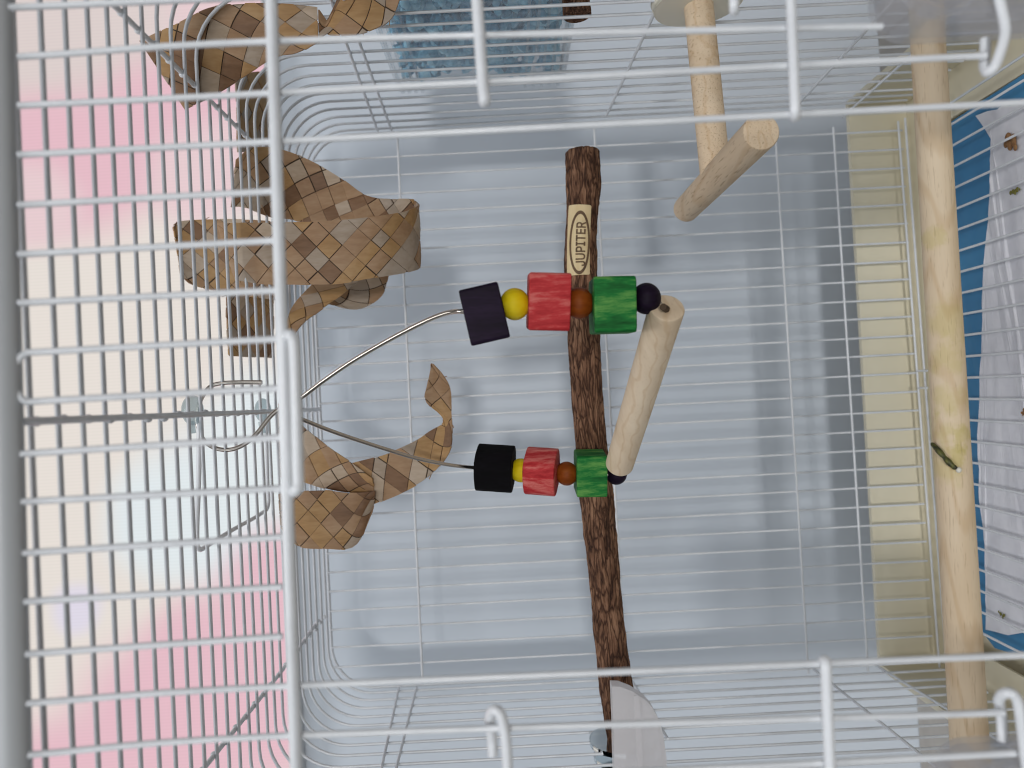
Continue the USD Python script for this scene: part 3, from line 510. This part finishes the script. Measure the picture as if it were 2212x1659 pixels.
# ---------------------------------------------------------------- woven palm ribbons
def ribbon(name, label, segs, cell=.7):
    th = thing(name, label, 'palm ribbon', onY(segs[0][0][0], segs[0][0][1], segs[0][0][2]))
    for si, st in enumerate(segs):
        A = np.array([onY(s[0], s[1], s[2]) for s in st]); Bq = np.array([onY(s[3], s[4], s[5]) for s in st])
        a_, b_ = crom(A, 14), crom(Bq, 14); c_ = (a_+b_)/2; L = np.r_[0, np.cumsum(np.linalg.norm(np.diff(c_, axis=0), axis=1))]
        wd = np.median(np.linalg.norm(a_-b_, axis=1)); Lt = L[-1]
        def surf(t, v, h):
            t = np.clip(t, 0, Lt); out = np.empty((len(t), 3)); pa = np.stack([np.interp(t, L, a_[:, k]) for k in range(3)], 1); pb = np.stack([np.interp(t, L, b_[:, k]) for k in range(3)], 1)
            f = (v/wd+.5)[:, None]; P = pa*(1-f)+pb*f
            t2 = np.clip(t+1e-4*np.where(t > Lt-2e-4, -1, 1), 0, Lt); pa2 = np.stack([np.interp(t2, L, a_[:, k]) for k in range(3)], 1); pb2 = np.stack([np.interp(t2, L, b_[:, k]) for k in range(3)], 1)
            dt = (pa2*(1-f)+pb2*f-P)*np.where(t > Lt-2e-4, -1, 1)[:, None]; N = np.cross(dt, pb-pa); N /= np.maximum(np.linalg.norm(N, axis=1), 1e-12)[:, None]
            return P+N*h[:, None]
        fibres = []
        # added dark sheet standing in for the shade in the weave gaps
        nt, nv = max(12, int(Lt/.0025)), 8; tg, vg = np.meshgrid(np.linspace(.0004, Lt-.0004, nt), np.linspace(-wd/2+.0004, wd/2-.0004, nv), indexing='ij')
        V = surf(tg.ravel(), vg.ravel(), np.zeros(tg.size)); Fc = []
        for i in range(nt-1):
            for j in range(nv-1): q = i*nv+j; Fc += [[q, q+1, q+nv+1], [q, q+nv+1, q+nv]]
        obj('gap_shade_sheet', tmesh(V, Fc), recess_dark, th, smooth=True)
        cs = cell*S; R2 = math.sqrt(2); rect_ = sg.box(0, -wd/2, Lt, wd/2); off = (rng.random(2)-.5)*cs
        hp, hq = rng.integers(0, 1000), rng.integers(0, 1000)
        jp, jq = np.clip(rng.normal(size=400)*cs*.11, -.25*cs, .25*cs), np.clip(rng.normal(size=400)*cs*.11, -.25*cs, .25*cs)
        pe = lambda p: (p-.5)*cs+jp[p+50]; qe = lambda q: (q-.5)*cs+jq[q+50]
        cor = lambda u_, v_: ((u_+v_)/R2+off[0], (u_-v_)/R2+off[1])
        for p in range(-8, int(Lt/cs*1.5)+8):
            for q in range(-8, int(Lt/cs*1.5)+8):
                dmd = sg.Polygon([cor(pe(p), qe(q)), cor(pe(p+1), qe(q)), cor(pe(p+1), qe(q+1)), cor(pe(p), qe(q+1))]).intersection(rect_)
                if dmd.is_empty or dmd.area < cs*cs*.015: continue
                sh_ = dmd.buffer(-.00009 if random.random() < .6 else -.0003)
                if sh_.is_empty or sh_.geom_type != 'Polygon': continue
                ring_ = np.array(sh_.segmentize(cs*.36).exterior.coords)[:-1]; m_ = len(ring_); c0 = np.array(sh_.centroid.coords[0])
                over = (p+q) % 2 == 0; strip = p if over else q; hsh = (strip*7+(3 if over else 5)+(hp if over else hq)) 
                r_ = random.Random(int(hsh)*31+si*7); pick = r_.choices(range(5), (5, 2.4, 2.2, 4, 1.3))[0]
                if random.random() < .07: pick = random.choices(range(5), (4, 3, 3, 2, 2))[0]
                ht, hb = (.0006, -.00012) if over else (.00028, -.00045)
                tilt_ = random.gauss(0, .0002)
                mid_ = (ring_+c0)/2
                tv1, vv1 = np.r_[c0[0], mid_[:, 0], ring_[:, 0]], np.r_[c0[1], mid_[:, 1], ring_[:, 1]]
                htop = np.r_[ht+.00022, np.full(m_, ht+.00016), np.full(m_, ht)]+tilt_*(tv1-c0[0])/cs; hbot = np.r_[hb-.00022, np.full(m_, hb-.00016), np.full(m_, hb)]
                V = np.vstack([surf(tv1, vv1, htop), surf(tv1, vv1, hbot)]); Fc = []; B_ = 2*m_+1
                for k in range(m_):
                    k2 = (k+1) % m_; a1, a2_, r1, r2 = 1+k, 1+k2, 1+m_+k, 1+m_+k2
                    Fc += [[0, a1, a2_], [a1, r1, r2], [a1, r2, a2_], [B_, B_+a2_, B_+a1], [B_+a1, B_+r2, B_+r1], [B_+a1, B_+a2_, B_+r2], [r1, B_+r1, B_+r2], [r1, B_+r2, r2]]
                if random.random() < .10 and not (0 < dmd.area-cs*cs*.7):
                    e0 = surf(np.array([c0[0]]), np.array([np.sign(c0[1])*wd/2]), np.array([.0005]))[0]; e1 = surf(np.array([c0[0]+random.gauss(0, .004)]), np.array([np.sign(c0[1])*(wd/2-.004)]), np.array([.0009]))[0]
                    o_ = (e0-e1)/np.linalg.norm(e0-e1); fibres.append(tube(crom([e1, e0, e0+o_*.0018+np.array([0, 0, random.gauss(0, .0008)])], 3), [.00022]*6+[.0001], 4))
                obj('leaf_strip', tmesh(V, Fc), leafs[pick], th, smooth=25)
        if fibres: obj('loose_fibre', fibres, leafs[0], th, kind='stuff')
    return th
dB = 1.0
ribbon('palm_ribbon', 'woven brown palm leaf ribbon pushed through the roof corner beside the blue box', [
    [(300, 88, 26.0, 399, 238, 26.3), (384, 48, 26.2, 472, 202, 26.5), (460, 14, 26.4, 530, 165, 26.8), (560, 6, 26.6, 592, 126, 27), (640, 10, 26.8, 640, 116, 27), (686, 16, 26.9, 688, 92, 27)],
    [(686, 16, 26.9, 688, 96, 27), (708, 44, 27.2, 702, 74, 27), (732, -8, 27, 724, 78, 27.1), (775, -50, 27, 790, 72, 27.1), (800, -120, 27, 850, 35, 27.1), (810, -170, 27, 880, -60, 27)]])
ribbon('palm_ribbon', 'woven tan palm leaf ribbon looped through the roof, hanging widest beside the swing wire', [
    [(467, 482, 30.2, 508, 606, 30.4), (545, 480, 30.0, 560, 614, 30.2), (620, 479, 29.9, 620, 615, 30.0), (720, 476, 29.9, 720, 615, 30.0), (820, 466, 30.1, 815, 600, 30.3), (880, 454, 30.6, 885, 588, 30.8), (904, 442, 31.4, 908, 578, 31.5), (896, 432, 32.1, 890, 566, 32.2)],
    [(896, 430, 32.2, 890, 560, 32.3), (800, 424, 33.2, 770, 520, 33.4), (740, 386, 33.6, 700, 500, 33.8), (680, 350, 33.5, 640, 478, 33.8), (610, 322, 33.0, 585, 470, 33.4), (545, 318, 32.6, 530, 450, 32.9), (508, 345, 32.3, 498, 448, 32.6)],
    [(374, 492, 33.2, 388, 588, 33.2), (384, 478, 33.5, 410, 614, 33.4), (440, 473, 33.8, 470, 630, 33.8), (520, 473, 34.0, 540, 642, 34.2), (600, 478, 34.2, 600, 650, 34.4)],
    [(494, 770, 33.6, 592, 774, 36.4), (489, 700, 33.6, 592, 700, 36.4), (488, 630, 33.6, 592, 625, 36.4)],
    [(512, 330, 33.4, 592, 330, 37.0), (512, 240, 33.0, 592, 240, 36.4), (508, 160, 32.6, 592, 150, 36)],
    [(775, 606, 33.0, 690, 598, 33.0), (735, 640, 32.9, 660, 628, 33.0), (690, 672, 32.7, 634, 658, 32.9), (655, 698, 32.5, 618, 694, 32.6), (636, 722, 32.3, 614, 724, 32.4)],
    [(842, 590, 34.5, 760, 560, 34.2), (825, 640, 34.6, 742, 596, 34.2), (772, 669, 34.4, 715, 604, 34.0), (704, 656, 34.0, 690, 600, 33.8)]])
ribbon('palm_ribbon', 'twisted woven palm leaf ribbon hanging behind the far swing wire, its tip curled', [
    [(600, 868, 33.5, 600, 1030, 33.6), (652, 918, 33.4, 655, 1042, 33.5), (710, 965, 33.2, 700, 1056, 33.3), (765, 1003, 33.0, 762, 1066, 33.1), (806, 1034, 32.8, 810, 1062, 32.9)],
    [(600, 1066, 32.6, 606, 1140, 32.6), (636, 1062, 32.5, 642, 1180, 32.5), (700, 1058, 32.4, 705, 1186, 32.4), (760, 1064, 32.4, 768, 1180, 32.5), (812, 1060, 32.6, 806, 1104, 32.7)],
    [(758, 1000, 33.1, 806, 1092, 32.9), (826, 982, 33.0, 864, 1068, 32.8), (891, 955, 32.9, 914, 1040, 32.6), (930, 930, 32.8, 950, 1008, 32.5), (956, 914, 32.8, 974, 968, 32.4), (952, 896, 32.7, 977, 925, 32.5), (918, 866, 32.5, 976, 882, 32.6), (922, 832, 32.4, 973, 838, 32.6), (929, 800, 32.4, 955, 806, 32.5), (931, 785, 32.4, 936, 786, 32.4)]])

# ---------------------------------------------------------------- plastic things
def cup(x0_, x1_, y0_, y1_, z0_, z1_, rc, t=.12):
    """open topped cup whose lower edge is rounded, x along the width, shell of thickness t"""
    out = []
    for i in range(13): an = math.pi/2*i/12; out.append((x1_-rc+rc*math.sin(an), z0_+rc-rc*math.cos(an)))
    prof = [(x0_, z1_), (x0_, z0_)]+out+[(x1_, z1_)]
    o = sg.Polygon(prof); i_ = o.buffer(-t).intersection(sg.box(x0_+t, z0_+t, x1_-t, z1_+1)); i_ = sg.Polygon([(p[0], p[1]+(t*1.5 if p[1] > z1_-2*t else 0)) for p in i_.exterior.coords])
    def ex(pg, a, b):
        e = trimesh.creation.extrude_polygon(pg, b-a, engine='earcut'); v = np.array(e.vertices); return tmesh(np.array([W(p[0], a+p[2], p[1]) for p in v]), e.faces[:, ::-1])
    wall_ = o.difference(i_)
    return [ex(wall_, y0_+t, y1_-t)]+[ex(o, y0_, y0_+t-.005), ex(o, y1_-t+.005, y1_)]
def fin_cup():
    """frosted holder on the left wall: outline is a quarter ellipse, open at the top"""
    pts = [(1322, 1483), (1340, 1484), (1366, 1494), (1394, 1512), (1410, 1530), (1424, 1556), (1434, 1590), (1440, 1640), (1442, 1690), (1328, 1690), (1325, 1560)]
    y0_, y1_ = 29.6, 30.25
    pg = sg.Polygon([tuple(rel(onY(X, Y, y0_))[[0, 2]]) for X, Y in pts]).buffer(0)
    inn = pg.buffer(-.1); inn = inn.union(sa.translate(inn, 0, .3)).intersection(pg.buffer(5))
    def ex(p, a, b):
        e = trimesh.creation.extrude_polygon(p, b-a, engine='earcut'); v = np.array(e.vertices); return tmesh(np.array([W(q[0], a+q[2], q[1]) for q in v]), e.faces[:, ::-1])
    wl = pg.difference(inn)
    wl = [g for g in getattr(wl, 'geoms', [wl]) if g.area > .01]
    return [ex(g, y0_+.1, y1_-.1) for g in wl], ex(pg, y0_, y0_+.095), ex(pg, y1_-.095, y1_), ex(sg.box(*[v for v in (rel(onY(1374, 1690, y0_))[0], rel(onY(1374, 1500, y0_))[2]-.12, rel(onY(1368, 1502, y0_))[0], rel(onY(1368, 1500, y0_))[2])]), y0_-.06, y0_-.005)
wl, f1, f2, rib = fin_cup()
fh = thing('treat_holder', 'frosted white plastic holder with curved lower edge on the left wall by the bark perch', 'holder', onY(1380, 1600, 30.5))
obj('shell', wl, frosted, fh); obj('front_face', f1, frosted, fh); obj('back_face', f2, frosted, fh); obj('rib', rib, frosted, fh)
def feeder(name, lab, x0_, x1_, z0_, z1_, flip):
    th = thing(name, lab, 'feeder', W((x0_+x1_)/2, yF+2, z0_))
    y0_, y1_ = yF-.05, yF+1.6
    pg = sg.box(x0_, z0_, x1_, z1_).buffer(-.8).buffer(.8, 8); inn = pg.buffer(-.13)
    def ex(p, a, b):
        e = trimesh.creation.extrude_polygon(p, b-a, engine='earcut'); v = np.array(e.vertices); return tmesh(np.array([W(q[0], a+q[2], q[1]) for q in v]), e.faces[:, ::-1])
    obj('side_wall', ex(pg.difference(inn), y0_, y1_), feeder_clear, th, smooth=30)
    obj('front_wall', ex(inn.buffer(-.005), y0_, y0_+.12), feeder_clear, th)
    obj('back_wall', ex(inn.buffer(-.005), y1_-.12, y1_), feeder_clear, th)
    obj('rim', ex(pg.buffer(.16).difference(pg.buffer(.01)), y0_-.02, y0_+.2), feeder_clear, th, smooth=30)
feeder('feeder_cup', 'clear plastic feeder cup at right front with the dowel perch showing through', 7.35, xR-.6, -19, -8.45, 0)
feeder('feeder_cup', 'clear plastic feeder cup at left front in the corner below the hook', xL+.6, -8.1, -19, -8.8, 1)
# clear box of blue tufts outside the right wall
bx0, bx1, by0, by1, bz0, bz1 = xR+.7, xR+6.5, 26.0, 38.0, -3.4, 4.7
cb = thing('clear_box', 'clear ribbed plastic box outside the right cage wall, filled with blue tufts', 'box', W(bx0, by0, bz0))
pg = sg.box(bx0, by0, bx1, by1).buffer(-.8).buffer(.8, 6)
def exz(p, a, b):
    e = trimesh.creation.extrude_polygon(p, b-a, engine='earcut'); v = np.array(e.vertices); return tmesh(np.array([W(q[0], q[1], a+q[2]) for q in v]), e.faces)
obj('box_wall', exz(pg.difference(pg.buffer(-.12)), bz0, bz1), clear_box, cb, smooth=30)
for k in range(9):
    z = bz1-.2-k*.32 if k < 4 else bz0+.3+(k-4)*.4
    obj('rib', exz(pg.buffer(.1).difference(pg.buffer(.005)), z-.06, z+.06), clear_box, cb, smooth=30)
obj('box_floor', exz(pg.buffer(-.125), bz0, bz0+.12), clear_box, cb)
tufts = []
for k in range(1500):
    s = trimesh.creation.icosphere(1, 1.0); v = np.array(s.vertices); v *= (1+.5*(meshkit.noise(v*1.7+k*3.1, k % 7)[:, None]-.5)); q = trimesh.transformations.random_rotation_matrix(rng.random(3))[:3, :3]
    v = (v*[.46, .22, .27]*(.6+.6*random.random())) @ q
    c = np.array([bx0+.6+(bx1-bx0-1.2)*(random.random()**1.7), by0+.7+(by1-by0-1.4)*random.random(), bz0+.4+(bz1-bz0-.9)*random.random()])
    tufts.append(tmesh(EYE+(v+c)*S, s.faces))
obj('blue_tufts', tufts, blue_tuft, smooth=True, kind='stuff', label='blue fluffy tufts packed in the clear box', cat='filling')
